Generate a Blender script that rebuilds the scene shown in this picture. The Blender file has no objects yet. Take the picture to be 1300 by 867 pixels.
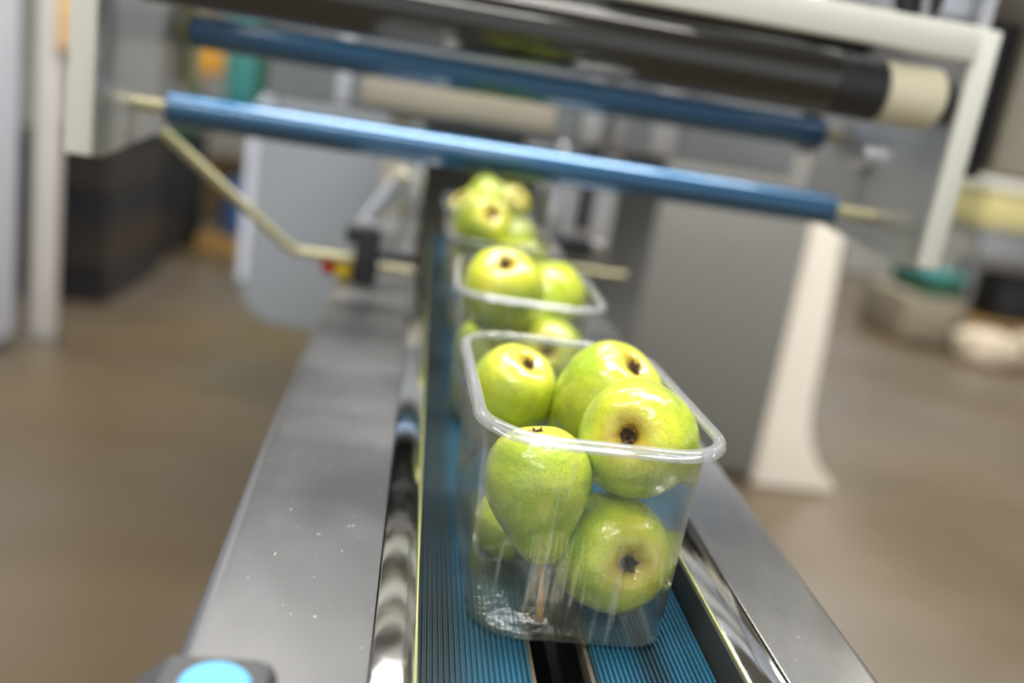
import bpy, bmesh, math, random
from mathutils import Vector, Matrix, Quaternion, noise

S = bpy.context.scene
COL = S.collection
random.seed(7)
R = math.radians

# ------------------------------------------------------------------ camera, world, lights, exposure
cam_d = bpy.data.cameras.new('camera')
cam = bpy.data.objects.new('camera', cam_d)
COL.objects.link(cam)
cam.matrix_world = Matrix(((0.98431986, -0.12796158, -0.12140944, 0.0),
                           (-0.0853909, 0.25659128, -0.96274052, 0.0),
                           (0.1543464, 0.95801187, 0.24164114, 1.16),
                           (0, 0, 0, 1)))
cam_d.sensor_width = 36.0
cam_d.lens = 36.0 * 1150 / 1300
cam_d.clip_start = 0.02
cam_d.dof.use_dof = True
cam_d.dof.focus_distance = 0.425
cam_d.dof.aperture_fstop = 2.9
S.camera = cam

world = bpy.data.worlds.new('hall_ambient_fill')  # even ambient fill from all round, added to lift the general brightness
S.world = world
world.use_nodes = True
world.node_tree.nodes['Background'].inputs[0].default_value = (0.93, 0.97, 1.0, 1)
world.node_tree.nodes['Background'].inputs[1].default_value = 0.92

def lamp(name, loc, size, power, rot=(0, 0, 0), col=(1, 0.97, 0.92)):
    l = bpy.data.lights.new(name, 'AREA')
    l.shape = 'RECTANGLE'
    l.size, l.size_y = size
    l.energy = power
    l.color = col
    o = bpy.data.objects.new(name, l)
    o.location = loc
    o.rotation_euler = rot
    COL.objects.link(o)
    return o

lamp('hall_lamp', (0.15, 1.0, 4.4), (1.9, 1.3), 185)
lamp('hall_lamp', (-2.0, -0.8, 4.4), (2.4, 0.35), 70)
lamp('hall_lamp', (2.4, 1.2, 4.4), (2.4, 0.5), 120)
lamp('hall_lamp', (-0.4, 3.0, 4.4), (2.4, 0.35), 60)
lamp('hall_lamp', (-3.4, 5.4, 4.4), (2.4, 0.35), 80)
lamp('hall_lamp', (3.9, 4.4, 4.4), (2.4, 0.35), 130)
lamp('hall_lamp', (3.6, 8.2, 4.3), (2.4, 0.9), 170)
lamp('hall_lamp', (-0.6, -2.4, 4.4), (2.4, 0.35), 90)

S.view_settings.view_transform = 'Standard'
S.view_settings.look = 'None'
S.view_settings.gamma = 1.0
S.view_settings.exposure = 0.0
S.cycles.use_denoising = True
S.cycles.transparent_max_bounces = 48
S.cycles.max_bounces = 10
S.cycles.caustics_reflective = False
S.cycles.caustics_refractive = False
S.cycles.sample_clamp_indirect = 6.0

# ------------------------------------------------------------------ materials
def srgb(r, g, b):
    f = lambda c: (c / 255 / 12.92) if c / 255 <= 0.04045 else ((c / 255 + 0.055) / 1.055) ** 2.4
    return (f(r), f(g), f(b), 1)

def mat(name, col, rough=0.5, metal=0.0, var=0.0, scale=8.0, bump=0.0, stretch=(1, 1, 1), coat=0.0, spec=0.5, rvar=0.0):
    m = bpy.data.materials.new(name)
    m.use_nodes = True
    nt = m.node_tree
    b = nt.nodes['Principled BSDF']
    b.inputs['Base Color'].default_value = col
    b.inputs['Roughness'].default_value = rough
    b.inputs['Metallic'].default_value = metal
    b.inputs['Coat Weight'].default_value = coat
    b.inputs['Coat Roughness'].default_value = 0.08
    b.inputs['Specular IOR Level'].default_value = spec
    if var or bump or rvar:
        tc = nt.nodes.new('ShaderNodeTexCoord')
        mp = nt.nodes.new('ShaderNodeMapping')
        mp.inputs['Scale'].default_value = stretch
        n = nt.nodes.new('ShaderNodeTexNoise')
        n.inputs['Scale'].default_value = scale
        n.inputs['Detail'].default_value = 5
        nt.links.new(tc.outputs['Object'], mp.inputs[0])
        nt.links.new(mp.outputs[0], n.inputs['Vector'])
        if var:
            mx = nt.nodes.new('ShaderNodeMix')
            mx.data_type = 'RGBA'
            mx.inputs[6].default_value = tuple(c * (1 - var) for c in col[:3]) + (1,)
            mx.inputs[7].default_value = tuple(min(1, c * (1 + var)) for c in col[:3]) + (1,)
            nt.links.new(n.outputs[0], mx.inputs[0])
            nt.links.new(mx.outputs[2], b.inputs['Base Color'])
        if rvar:
            mr = nt.nodes.new('ShaderNodeMapRange')
            mr.inputs[1].default_value = 0.3
            mr.inputs[2].default_value = 0.7
            mr.inputs[3].default_value = max(0.02, rough - rvar)
            mr.inputs[4].default_value = rough + rvar
            nt.links.new(n.outputs[0], mr.inputs[0])
            nt.links.new(mr.outputs[0], b.inputs['Roughness'])
        if bump:
            bp = nt.nodes.new('ShaderNodeBump')
            bp.inputs['Strength'].default_value = bump
            bp.inputs['Distance'].default_value = 0.002
            nt.links.new(n.outputs[0], bp.inputs['Height'])
            nt.links.new(bp.outputs[0], b.inputs['Normal'])
    return m

def pear_material():
    m = bpy.data.materials.new('pear_skin')
    m.use_nodes = True
    nt = m.node_tree
    N, Lk = nt.nodes, nt.links
    b = N['Principled BSDF']
    tc = N.new('ShaderNodeTexCoord')
    oi = N.new('ShaderNodeObjectInfo')
    off = N.new('ShaderNodeVectorMath'); off.operation = 'ADD'
    sc = N.new('ShaderNodeVectorMath'); sc.operation = 'SCALE'
    sc.inputs[0].default_value = (3.1, 1.7, 2.3)
    Lk.new(oi.outputs['Random'], sc.inputs['Scale'])
    Lk.new(tc.outputs['Object'], off.inputs[0]); Lk.new(sc.outputs[0], off.inputs[1])
    def mix(fac, a, c, t='MIX'):
        x = N.new('ShaderNodeMix'); x.data_type = 'RGBA'; x.blend_type = t
        for s, v in ((0, fac), (6, a), (7, c)):
            if hasattr(v, 'links'): Lk.new(v, x.inputs[s])
            else: x.inputs[s].default_value = v
        return x.outputs[2]
    def rng(v, a, c, lo, hi):
        x = N.new('ShaderNodeMapRange')
        Lk.new(v, x.inputs[0])
        for i, q in enumerate((a, c, lo, hi)): x.inputs[1 + i].default_value = q
        return x.outputs[0]
    def nz(scale, detail=4):
        x = N.new('ShaderNodeTexNoise'); x.inputs['Scale'].default_value = scale; x.inputs['Detail'].default_value = detail
        Lk.new(off.outputs[0], x.inputs['Vector']); return x.outputs[0]
    c = mix(rng(nz(22, 3), .35, .65, 0, 1), (0.38, 0.53, 0.036, 1), (0.68, 0.70, 0.06, 1))
    c = mix(rng(nz(70, 5), .5, .70, 0, .55), c, (0.30, 0.45, 0.03, 1))
    # small lenticels
    vo = N.new('ShaderNodeTexVoronoi'); vo.inputs['Scale'].default_value = 620
    Lk.new(off.outputs[0], vo.inputs['Vector'])
    dots = rng(vo.outputs['Distance'], 0.18, 0.36, 0.55, 0)
    c = mix(dots, c, (0.18, 0.25, 0.02, 1))
    # russet around the eye and, weaker, around the stalk
    sep = N.new('ShaderNodeVectorMath'); sep.operation = 'DISTANCE'
    Lk.new(tc.outputs['Object'], sep.inputs[0]); sep.inputs[1].default_value = (0, 0, -0.0275)
    wob = N.new('ShaderNodeMath'); wob.operation = 'MULTIPLY_ADD'
    Lk.new(nz(95, 5), wob.inputs[0]); wob.inputs[1].default_value = 0.020; Lk.new(sep.outputs['Value'], wob.inputs[2])
    c = mix(rng(wob.outputs[0], 0.018, 0.040, 0.7, 0), c, (0.80, 0.68, 0.07, 1))
    rus = rng(wob.outputs[0], 0.0125, 0.027, 0.9, 0)
    c = mix(rus, c, (0.42, 0.25, 0.035, 1))
    rus2 = rng(wob.outputs[0], 0.012, 0.0165, 0.75, 0)
    c = mix(rus2, c, (0.16, 0.085, 0.016, 1))
    se2 = N.new('ShaderNodeVectorMath'); se2.operation = 'DISTANCE'
    Lk.new(tc.outputs['Object'], se2.inputs[0]); se2.inputs[1].default_value = (0, 0, 0.058)
    sp = N.new('ShaderNodeMath'); sp.operation = 'MULTIPLY'
    Lk.new(rng(se2.outputs['Value'], 0.010, 0.030, 1, 0), sp.inputs[0]); Lk.new(rng(nz(330, 3), .5, .62, 0, .8), sp.inputs[1])
    c = mix(sp.outputs[0], c, (0.40, 0.24, 0.03, 1))
    Lk.new(c, b.inputs['Base Color'])
    b.inputs['Roughness'].default_value = 0.30
    b.inputs['Coat Weight'].default_value = 0.8
    b.inputs['Coat Roughness'].default_value = 0.04
    b.inputs['Subsurface Weight'].default_value = 0.12
    b.inputs['Subsurface Radius'].default_value = (0.4, 0.5, 0.1)
    b.inputs['Subsurface Scale'].default_value = 0.006
    bp = N.new('ShaderNodeBump'); bp.inputs['Strength'].default_value = 0.55; bp.inputs['Distance'].default_value = 0.0022
    Lk.new(nz(85, 4), bp.inputs['Height']); Lk.new(bp.outputs[0], b.inputs['Normal'])
    Lk.new(bp.outputs[0], b.inputs['Coat Normal'])
    return m

def plastic_material(name, tint, base, edge, power, haze, streak):
    """thin clear plastic sheet: mostly transparent, glossy towards grazing angles, slight milky haze"""
    m = bpy.data.materials.new(name)
    m.use_nodes = True
    nt = m.node_tree
    N, Lk = nt.nodes, nt.links
    N.remove(N['Principled BSDF'])
    out = N['Material Output']
    tr = N.new('ShaderNodeBsdfTransparent'); tr.inputs[0].default_value = tint
    gl = N.new('ShaderNodeBsdfGlossy'); gl.inputs[0].default_value = (1, 1, 1, 1); gl.inputs['Roughness'].default_value = 0.05
    df = N.new('ShaderNodeBsdfDiffuse'); df.inputs[0].default_value = (0.86, 0.88, 0.92, 1)
    lw = N.new('ShaderNodeLayerWeight'); lw.inputs[0].default_value = 0.5
    pw = N.new('ShaderNodeMath'); pw.operation = 'POWER'; pw.inputs[1].default_value = power
    ma = N.new('ShaderNodeMath'); ma.operation = 'MULTIPLY_ADD'; ma.inputs[1].default_value = edge; ma.inputs[2].default_value = base
    Lk.new(lw.outputs['Facing'], pw.inputs[0]); Lk.new(pw.outputs[0], ma.inputs[0])
    tc = N.new('ShaderNodeTexCoord'); mp = N.new('ShaderNodeMapping'); mp.inputs['Scale'].default_value = (1, 1, 0.06)
    nz = N.new('ShaderNodeTexNoise'); nz.inputs['Scale'].default_value = 260; nz.inputs['Detail'].default_value = 4
    Lk.new(tc.outputs['Object'], mp.inputs[0]); Lk.new(mp.outputs[0], nz.inputs['Vector'])
    bp = N.new('ShaderNodeBump'); bp.inputs['Strength'].default_value = streak; bp.inputs['Distance'].default_value = 0.0012
    Lk.new(nz.outputs[0], bp.inputs['Height']); Lk.new(bp.outputs[0], gl.inputs['Normal']); 
    m1 = N.new('ShaderNodeMixShader'); m2 = N.new('ShaderNodeMixShader')
    hz = N.new('ShaderNodeMapRange')
    hz.inputs[1].default_value = 0.60; hz.inputs[2].default_value = 0.70; hz.inputs[3].default_value = haze; hz.inputs[4].default_value = haze + 0.10
    Lk.new(nz.outputs[0], hz.inputs[0])
    Lk.new(hz.outputs[0], m1.inputs[0]); Lk.new(tr.outputs[0], m1.inputs[1]); Lk.new(df.outputs[0], m1.inputs[2])
    Lk.new(ma.outputs[0], m2.inputs[0]); Lk.new(m1.outputs[0], m2.inputs[1]); Lk.new(gl.outputs[0], m2.inputs[2])
    Lk.new(m2.outputs[0], out.inputs[0])
    return m

def steel_material(name, col, rough):
    """dull brushed sheet: grain along the line, soft smears, small pale specks and scuffs"""
    m = bpy.data.materials.new(name)
    m.use_nodes = True
    nt = m.node_tree; N, Lk = nt.nodes, nt.links
    b = N['Principled BSDF']; b.inputs['Metallic'].default_value = 0.92
    tc = N.new('ShaderNodeTexCoord')
    def nz(scale, stretch, detail):
        mp = N.new('ShaderNodeMapping'); mp.inputs['Scale'].default_value = stretch
        n = N.new('ShaderNodeTexNoise'); n.inputs['Scale'].default_value = scale; n.inputs['Detail'].default_value = detail
        Lk.new(tc.outputs['Object'], mp.inputs[0]); Lk.new(mp.outputs[0], n.inputs['Vector']); return n.outputs[0]
    def rng(v, a, c, lo, hi):
        x = N.new('ShaderNodeMapRange'); Lk.new(v, x.inputs[0])
        for i, q in enumerate((a, c, lo, hi)): x.inputs[1 + i].default_value = q
        return x.outputs[0]
    def mix(f, a, c):
        x = N.new('ShaderNodeMix'); x.data_type = 'RGBA'
        for k, v in ((0, f), (6, a), (7, c)):
            if hasattr(v, 'links'): Lk.new(v, x.inputs[k])
            else: x.inputs[k].default_value = v
        return x.outputs[2]
    c = mix(nz(9, (1, .5, 1), 3), tuple(q * .86 for q in col[:3]) + (1,), tuple(min(1, q * 1.14) for q in col[:3]) + (1,))
    c = mix(rng(nz(900, (1, .04, 1), 2), .4, .7, 0, .25), c, (0.30, 0.30, 0.31, 1))
    c = mix(rng(nz(330, (1, .45, 1), 2), .72, .76, 0, .8), c, (0.86, 0.83, 0.80, 1))
    c = mix(rng(nz(130, (1.5, .6, 1), 4), .66, .74, 0, .35), c, (0.22, 0.22, 0.22, 1))
    Lk.new(c, b.inputs['Base Color'])
    Lk.new(rng(nz(11, (1, .6, 1), 3), .35, .65, rough - .05, rough + .07), b.inputs['Roughness'])
    return m

def belt_material():
    m = mat('blue_rubber_belt', srgb(42, 96, 122), 0.38, var=0.16, scale=40, stretch=(1, .3, 1), bump=0.1)
    nt = m.node_tree; N, Lk = nt.nodes, nt.links
    b = N['Principled BSDF']
    tc = N.new('ShaderNodeTexCoord'); mp = N.new('ShaderNodeMapping'); mp.inputs['Scale'].default_value = (26, 1.2, 1)
    n = N.new('ShaderNodeTexNoise'); n.inputs['Scale'].default_value = 1.6; n.inputs['Detail'].default_value = 5
    Lk.new(tc.outputs['Object'], mp.inputs[0]); Lk.new(mp.outputs[0], n.inputs['Vector'])
    r = N.new('ShaderNodeMapRange'); r.inputs[1].default_value = 0.40; r.inputs[2].default_value = 0.66; r.inputs[4].default_value = 0.85
    Lk.new(n.outputs[0], r.inputs[0])
    # colour turns dark grey towards the outer edge of the left belt
    sx = N.new('ShaderNodeSeparateXYZ'); Lk.new(tc.outputs['Object'], sx.inputs[0])
    g = N.new('ShaderNodeMapRange'); g.inputs[1].default_value = -0.038; g.inputs[2].default_value = -0.056; g.inputs[4].default_value = 0.9
    Lk.new(sx.outputs[0], g.inputs[0])
    mxm = N.new('ShaderNodeMath'); mxm.operation = 'MAXIMUM'
    Lk.new(r.outputs[0], mxm.inputs[0]); Lk.new(g.outputs[0], mxm.inputs[1])
    x = N.new('ShaderNodeMix'); x.data_type = 'RGBA'
    src = b.inputs['Base Color'].links[0].from_socket
    Lk.new(mxm.outputs[0], x.inputs[0]); Lk.new(src, x.inputs[6]); x.inputs[7].default_value = srgb(36, 44, 46)
    Lk.new(x.outputs[2], b.inputs['Base Color'])
    return m

def floor_material():
    m = mat('worn_concrete', srgb(98, 85, 65), 0.38, 0, var=0.22, scale=1.3, rvar=0.12)
    nt = m.node_tree; N, Lk = nt.nodes, nt.links
    b = N['Principled BSDF']
    tc = N.new('ShaderNodeTexCoord')
    n = N.new('ShaderNodeTexNoise'); n.inputs['Scale'].default_value = 0.55; n.inputs['Detail'].default_value = 3
    Lk.new(tc.outputs['Object'], n.inputs['Vector'])
    r = N.new('ShaderNodeMapRange'); r.inputs[1].default_value = 0.42; r.inputs[2].default_value = 0.62
    Lk.new(n.outputs[0], r.inputs[0])
    x = N.new('ShaderNodeMix'); x.data_type = 'RGBA'
    src = b.inputs['Base Color'].links[0].from_socket
    Lk.new(r.outputs[0], x.inputs[0]); Lk.new(src, x.inputs[6]); x.inputs[7].default_value = srgb(108, 100, 90)
    Lk.new(x.outputs[2], b.inputs['Base Color'])
    return m

M = dict(
    floor=floor_material(),
    wall=mat('painted_wall', srgb(176, 176, 172), 0.8, var=0.06, scale=2),
    ceiling=mat('hall_ceiling', srgb(190, 190, 186), 0.85, var=0.05, scale=1.5),
    plate=steel_material('brushed_steel', (0.28, 0.28, 0.29, 1), 0.38),
    plate2=steel_material('smooth_steel', (0.50, 0.50, 0.50, 1), 0.24),
    polished=mat('polished_steel', (0.58, 0.58, 0.57, 1), 0.07, 1.0, var=0.08, scale=40, stretch=(2, 1, 2), rvar=0.04),
    steel=mat('plain_steel', (0.48, 0.48, 0.49, 1), 0.35, 1.0, var=0.08, scale=20),
    brightsteel=mat('bright_steel', (0.72, 0.72, 0.75, 1), 0.28, 1.0, var=0.06, scale=20),
    frameplate=mat('machined_aluminium', (0.60, 0.60, 0.62, 1), 0.42, 0.75, var=0.12, scale=14, bump=0.05),
    cream=mat('cream_enamel', srgb(236, 236, 226), 0.35, var=0.03, scale=5),
    belt=belt_material(),
    strip=mat('pale_yellow_green', srgb(176, 180, 116), 0.35, var=0.06, scale=30),
    dark=mat('dark_void', (0.006, 0.006, 0.007, 1), 0.7, var=0.2),
    tan=mat('tan_plastic', srgb(86, 80, 68), 0.5, var=0.1, scale=40),
    blue=mat('blue_lacquer', (0.0005, 0.088, 0.21, 1), 0.34, 0.8, var=0.06, scale=10, coat=1.0),
    film=mat('dark_film', (0.020, 0.018, 0.013, 1), 0.14, 0.0, var=0.25, scale=6, stretch=(.4, 6, 6), coat=0.6),
    black=mat('black_plastic', (0.018, 0.018, 0.020, 1), 0.45, var=0.1),
    core=mat('ivory_nylon', srgb(232, 224, 196), 0.5, var=0.04, scale=20),
    grey=mat('grey_enamel', srgb(146, 152, 158), 0.42, var=0.05, scale=2),
    cover=mat('pale_cover', srgb(184, 178, 162), 0.4, var=0.1, scale=5),
    greydark=mat('dull_grey_enamel', srgb(128, 128, 124), 0.45, var=0.05, scale=2),
    white=mat('white_enamel', srgb(208, 214, 228), 0.35, var=0.02, scale=3),
    beige=mat('beige_enamel', srgb(204, 197, 176), 0.45, var=0.08, scale=4),
    housing=mat('charcoal_plastic', srgb(70, 70, 72), 0.5, var=0.08, scale=30),
    cap=mat('light_blue_cap', srgb(98, 184, 228), 0.35, var=0.03, scale=20),
    postgrey=mat('pale_grey_paint', srgb(212, 208, 204), 0.5, var=0.05),
    legpaint=mat('leg_paint', srgb(240, 232, 220), 0.4, var=0.04),
    dimbox=mat('dull_board', srgb(150, 142, 124), 0.7, var=0.12, scale=6),
    railreflect=mat('painted_rail_reflection', srgb(66, 68, 66), 0.5, 0.3, var=0.15, scale=30, stretch=(1, .3, 1)),
    red=mat('red_plastic', srgb(205, 50, 30), 0.4, var=0.05),
    paleyellow=mat('pale_yellow_plastic', srgb(222, 212, 150), 0.45, var=0.06),
    yellow=mat('yellow_plastic', srgb(232, 200, 50), 0.4, var=0.05),
    rod=mat('brass_rod', srgb(196, 190, 150), 0.35, 0.35, var=0.06, scale=30),
    brown=mat('dark_brown_plastic', srgb(54, 46, 42), 0.5, var=0.15, scale=8),
    crate=mat('black_crate', srgb(36, 35, 38), 0.5, var=0.15, scale=8),
    orange=mat('orange_paint', srgb(222, 160, 40), 0.5, var=0.08, scale=5),
    peach=mat('peach_paint', srgb(232, 190, 130), 0.6, var=0.08, scale=5),
    teal=mat('teal_plastic', srgb(70, 150, 150), 0.45, var=0.1, scale=6),
    green=mat('green_plastic', srgb(50, 96, 76), 0.5, var=0.12, scale=6),
    navy=mat('blue_drum', srgb(62, 92, 140), 0.45, var=0.1, scale=5),
    wood=mat('raw_wood', srgb(172, 136, 78), 0.7, var=0.2, scale=12, stretch=(1, 6, 1)),
    card=mat('cardboard', srgb(150, 126, 92), 0.75, var=0.1, scale=8),
    sack=mat('pale_sack', srgb(222, 208, 186), 0.7, var=0.08, scale=9, bump=0.3),
    pear=pear_material(),
    calyx=mat('dry_calyx', (0.075, 0.045, 0.022, 1), 0.8, var=0.5, scale=300),
    stem=mat('pear_stem', (0.46, 0.25, 0.08, 1), 0.6, var=0.3, scale=160, stretch=(1, 1, .3), bump=0.3),
    clear=plastic_material('clear_plastic', (0.98, 0.988, 0.988, 1), 0.045, 0.60, 2.3, 0.015, 0.7),
    clearrim=plastic_material('clear_plastic_rim', (0.94, 0.955, 0.975, 1), 0.07, 0.45, 1.8, 0.17, 0.0),
)

_b = M['blue'].node_tree.nodes['Principled BSDF']
_b.inputs['Coat IOR'].default_value = 1.7
_b.inputs['Coat Roughness'].default_value = 0.12

# ------------------------------------------------------------------ mesh helpers
def new():
    return bmesh.new()

def box(bm, a, b, bev=0.0, seg=2):
    """axis aligned box between corners a and b"""
    c = [(a[i] + b[i]) / 2 for i in range(3)]
    s = [abs(b[i] - a[i]) for i in range(3)]
    r = bmesh.ops.create_cube(bm, size=1.0, matrix=Matrix.Translation(c) @ Matrix.Diagonal((s[0], s[1], s[2], 1)))
    if bev:
        es = list({e for v in r['verts'] for e in v.link_edges})
        bmesh.ops.bevel(bm, geom=es, offset=min(bev, min(s) * .45), segments=seg, profile=0.5, affect='EDGES')
    return bm

def loft(bm, rings, closed=True, cap0=True, cap1=True):
    V = [[bm.verts.new(p) for p in r] for r in rings]
    n = len(V[0])
    for i in range(len(V) - 1):
        for k in range(n if closed else n - 1):
            j = (k + 1) % n
            bm.faces.new((V[i][k], V[i][j], V[i + 1][j], V[i + 1][k]))
    if closed and cap0: bm.faces.new(list(reversed(V[0])))
    if closed and cap1: bm.faces.new(V[-1])
    return V

def tube(bm, pts, rad, n=12, cap=True):
    pts = [Vector(p) for p in pts]
    rads = rad if isinstance(rad, (list, tuple)) else [rad] * len(pts)
    rings = []
    up = None
    for i, p in enumerate(pts):
        t = (pts[min(i + 1, len(pts) - 1)] - pts[max(i - 1, 0)]).normalized()
        if up is None:
            up = Vector((0, 0, 1)) if abs(t.z) < .9 else Vector((0, 1, 0))
        x = t.cross(up).normalized(); y = x.cross(t).normalized(); up = y
        rings.append([p + (x * math.cos(2 * math.pi * k / n) + y * math.sin(2 * math.pi * k / n)) * rads[i] for k in range(n)])
    loft(bm, rings, True, cap, cap)
    bmesh.ops.recalc_face_normals(bm, faces=bm.faces)
    return bm

def cyl(bm, p, q, r, n=28, bev=0.0):
    p, q = Vector(p), Vector(q)
    d = (q - p).normalized()
    if bev:
        return tube(bm, [p, p + d * 1e-5, p + d * bev, q - d * bev, q - d * 1e-5, q], [r - bev, r - bev, r, r, r - bev, r - bev], n)
    return tube(bm, [p, q], r, n)

def prism(bm, poly, axis, lo, hi, bev=0.0):
    """extrude a 2-D polygon: axis 'y' -> (x,z), 'x' -> (y,z), 'z' -> (x,y)"""
    def P(u, v, w):
        return {'y': (u, w, v), 'x': (w, u, v), 'z': (u, v, w)}[axis]
    loft(bm, [[P(u, v, lo) for u, v in poly], [P(u, v, hi) for u, v in poly]])
    bmesh.ops.recalc_face_normals(bm, faces=bm.faces)
    if bev:
        bmesh.ops.bevel(bm, geom=list(bm.edges), offset=bev, segments=2, affect='EDGES')
    return bm

def link(name, me, parent=None):
    o = bpy.data.objects.new(name, me)
    COL.objects.link(o)
    if parent is not None: o.parent = parent
    return o

def world_loc(o):
    v = Vector((0, 0, 0))
    while o is not None:
        v += o.location; o = o.parent
    return v

def obj(name, bm, m, parent=None, smooth=True, local=False, origin=None):
    """one mesh object; bm is in world coordinates unless local"""
    bmesh.ops.recalc_face_normals(bm, faces=bm.faces) if smooth is not None else None
    if not local:
        base = world_loc(parent) if parent is not None else Vector(origin or (0, 0, 0))
        bmesh.ops.translate(bm, verts=bm.verts, vec=-base)
    if smooth:
        for f in bm.faces: f.smooth = True
        for e in bm.edges:
            if len(e.link_faces) == 2 and e.calc_face_angle(0) > R(38): e.smooth = False
    me = bpy.data.meshes.new(name)
    bm.to_mesh(me); bm.free()
    me.materials.append(m)
    o = link(name, me, parent)
    if parent is None and not local: o.location = origin or (0, 0, 0)
    return o

def tag(o, label=None, cat=None, group=None, kind=None):
    if label: o['label'] = label
    if cat: o['category'] = cat
    if group: o['group'] = group
    if kind: o['kind'] = kind
    return o

def thing(name, loc, label, cat, group=None, rot=None):
    e = bpy.data.objects.new(name, None)
    e.empty_display_size = 0.05
    e.location = loc
    if rot is not None: e.rotation_euler = rot
    COL.objects.link(e)
    return tag(e, label, cat, group)

# ------------------------------------------------------------------ the hall
ZB = 0.92                                   # belt surface
tag(obj('floor', box(new(), (-7, -5, -0.1), (9, 10, 0)), M['floor'], smooth=False), 'worn brown concrete hall floor', None, kind='structure')
tag(obj('wall_back', box(new(), (-7, 10, 0), (9, 10.15, 5)), M['wall'], smooth=False), 'pale grey back wall of the hall', None, kind='structure')
tag(obj('wall_left', box(new(), (-7.15, -5, 0), (-7, 10.15, 5)), M['wall'], smooth=False), 'pale grey left wall of the hall', None, kind='structure')
tag(obj('wall_right', box(new(), (9, -5, 0), (9.15, 10.15, 5)), M['wall'], smooth=False), 'pale grey right wall of the hall', None, kind='structure')
tag(obj('ceiling', box(new(), (-7.15, -5, 5), (9.15, 10.15, 5.1)), M['ceiling'], smooth=False), 'pale hall ceiling', None, kind='structure')

# ------------------------------------------------------------------ conveyor
Y0, Y1 = 0.12, 1.70
conv = thing('conveyor', (0.095, 0.9, 0.0), 'long stainless steel conveyor with two blue ribbed belts carrying the pear trays', 'conveyor')
ZP = ZB + 0.020
# left plate: rounded outer edge folded down, slightly tapering outline
bm = new()
rings = []
for y, xo in ((Y0, -0.064), (0.33, -0.0715), (0.55, -0.0785), (0.95, -0.0855), (Y1, -0.089)):
    pr = [(0.0042, ZP), (0.0042, ZP - .004), (xo + .010, ZP - .004), (xo + .004, ZP - .010), (xo + .003, ZP - .10), (xo, ZP - .10)]
    for k in range(7):
        a = R(180 - 15 * k)
        pr.append((xo + .010 + .010 * math.cos(a), ZP - .010 + .010 * math.sin(a)))
    rings.append([(x, y, z) for x, z in pr])
loft(bm, rings)
obj('side_plate', bm, M['plate'], conv)
bm = new()
rings = []
for y, xo in ((Y0, 0.231), (0.34, 0.236), (0.55, 0.241), (0.95, 0.243), (Y1, 0.244)):
    pr = [(0.1872, ZP), (0.1872, ZP - .004), (xo - .008, ZP - .004), (xo - .004, ZP - .010), (xo - .003, ZP - .10), (xo, ZP - .10)]
    for k in range(7):
        a = R(15 * k)
        pr.append((xo - .008 + .008 * math.cos(a), ZP - .008 + .008 * math.sin(a)))
    rings.append([(x, y, z) for x, z in pr])
loft(bm, rings)
obj('side_plate', bm, M['plate2'], conv)
# polished guide rails beside the belts
obj('guide_rail', box(new(), (0.0048, Y0, ZB - .045), (0.0226, Y1, ZP - .0012), .0008), M['polished'], conv)
obj('guide_rail', box(new(), (0.1684, Y0, ZB - .045), (0.1868, Y1, ZP - .0012), .0008), M['polished'], conv)
obj('edge_strip', box(new(), (0.0226, Y0, ZB - .002), (0.0234, Y1, ZP - .0008), .0002), M['strip'], conv)  # thin yellow-green strip along the rail's inner edge
obj('rail_reflection_strip', box(new(), (0.1670, Y0, ZB - .020), (0.1684, Y1, ZP - .0026), .0003), M['railreflect'], conv)  # added strip; its dark colour paints the belt's reflection on the rail face
obj('edge_strip', box(new(), (0.1676, Y0, ZP - .0024), (0.1684, Y1, ZP - .0008), .0002), M['strip'], conv)
# ribbed belts: a grooved section drawn along the line
def belt(x0, x1):
    pitch = 0.0025
    n = int((x1 - x0) / pitch)
    p = (x1 - x0) / n
    prof = []
    for k in range(n):
        a = x0 + k * p
        prof += [(a + .16 * p, ZB - .0019), (a + .36 * p, ZB), (a + .66 * p, ZB), (a + .86 * p, ZB - .0019)]
    prof = [(x0, ZB - .0036), (x0, ZB - .0019)] + prof + [(x1, ZB - .0019), (x1, ZB - .0036)]
    bm = new()
    loft(bm, [[(x, y, z) for x, z in prof] for y in (Y0, Y1)])
    o = obj('ribbed_belt', bm, M['belt'], conv, smooth=False)
belt(0.0242, 0.0775)
belt(0.1085, 0.1666)
# slider beds below the belts, open slot in between
obj('slider_bed', box(new(), (0.0240, Y0, ZB - .045), (0.0772, Y1, ZB - .0038)), M['black'], conv)
obj('slider_bed', box(new(), (0.1088, Y0, ZB - .045), (0.1668, Y1, ZB - .0038)), M['black'], conv)
obj('belt_guide', box(new(), (0.0776, Y0, ZB - .012), (0.0800, Y1, ZB - .003), .0006), M['tan'], conv)
obj('belt_guide', box(new(), (0.1058, Y0, ZB - .012), (0.1083, Y1, ZB - .003), .0006), M['tan'], conv)
obj('slot_channel', box(new(), (0.0772, Y0, ZB - .12), (0.1088, Y1, ZB - .10)), M['dark'], conv)
for sx in (0.0772, 0.1028):
    obj('slot_wall', box(new(), (sx, Y0, ZB - .10), (sx + .006, Y1, ZB - .046)), M['dark'], conv)
obj('cross_bar', box(new(), (0.0802, 0.262, ZB - .030), (0.1056, 0.333, ZB - .004), .0015), M['beige'], conv)
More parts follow.
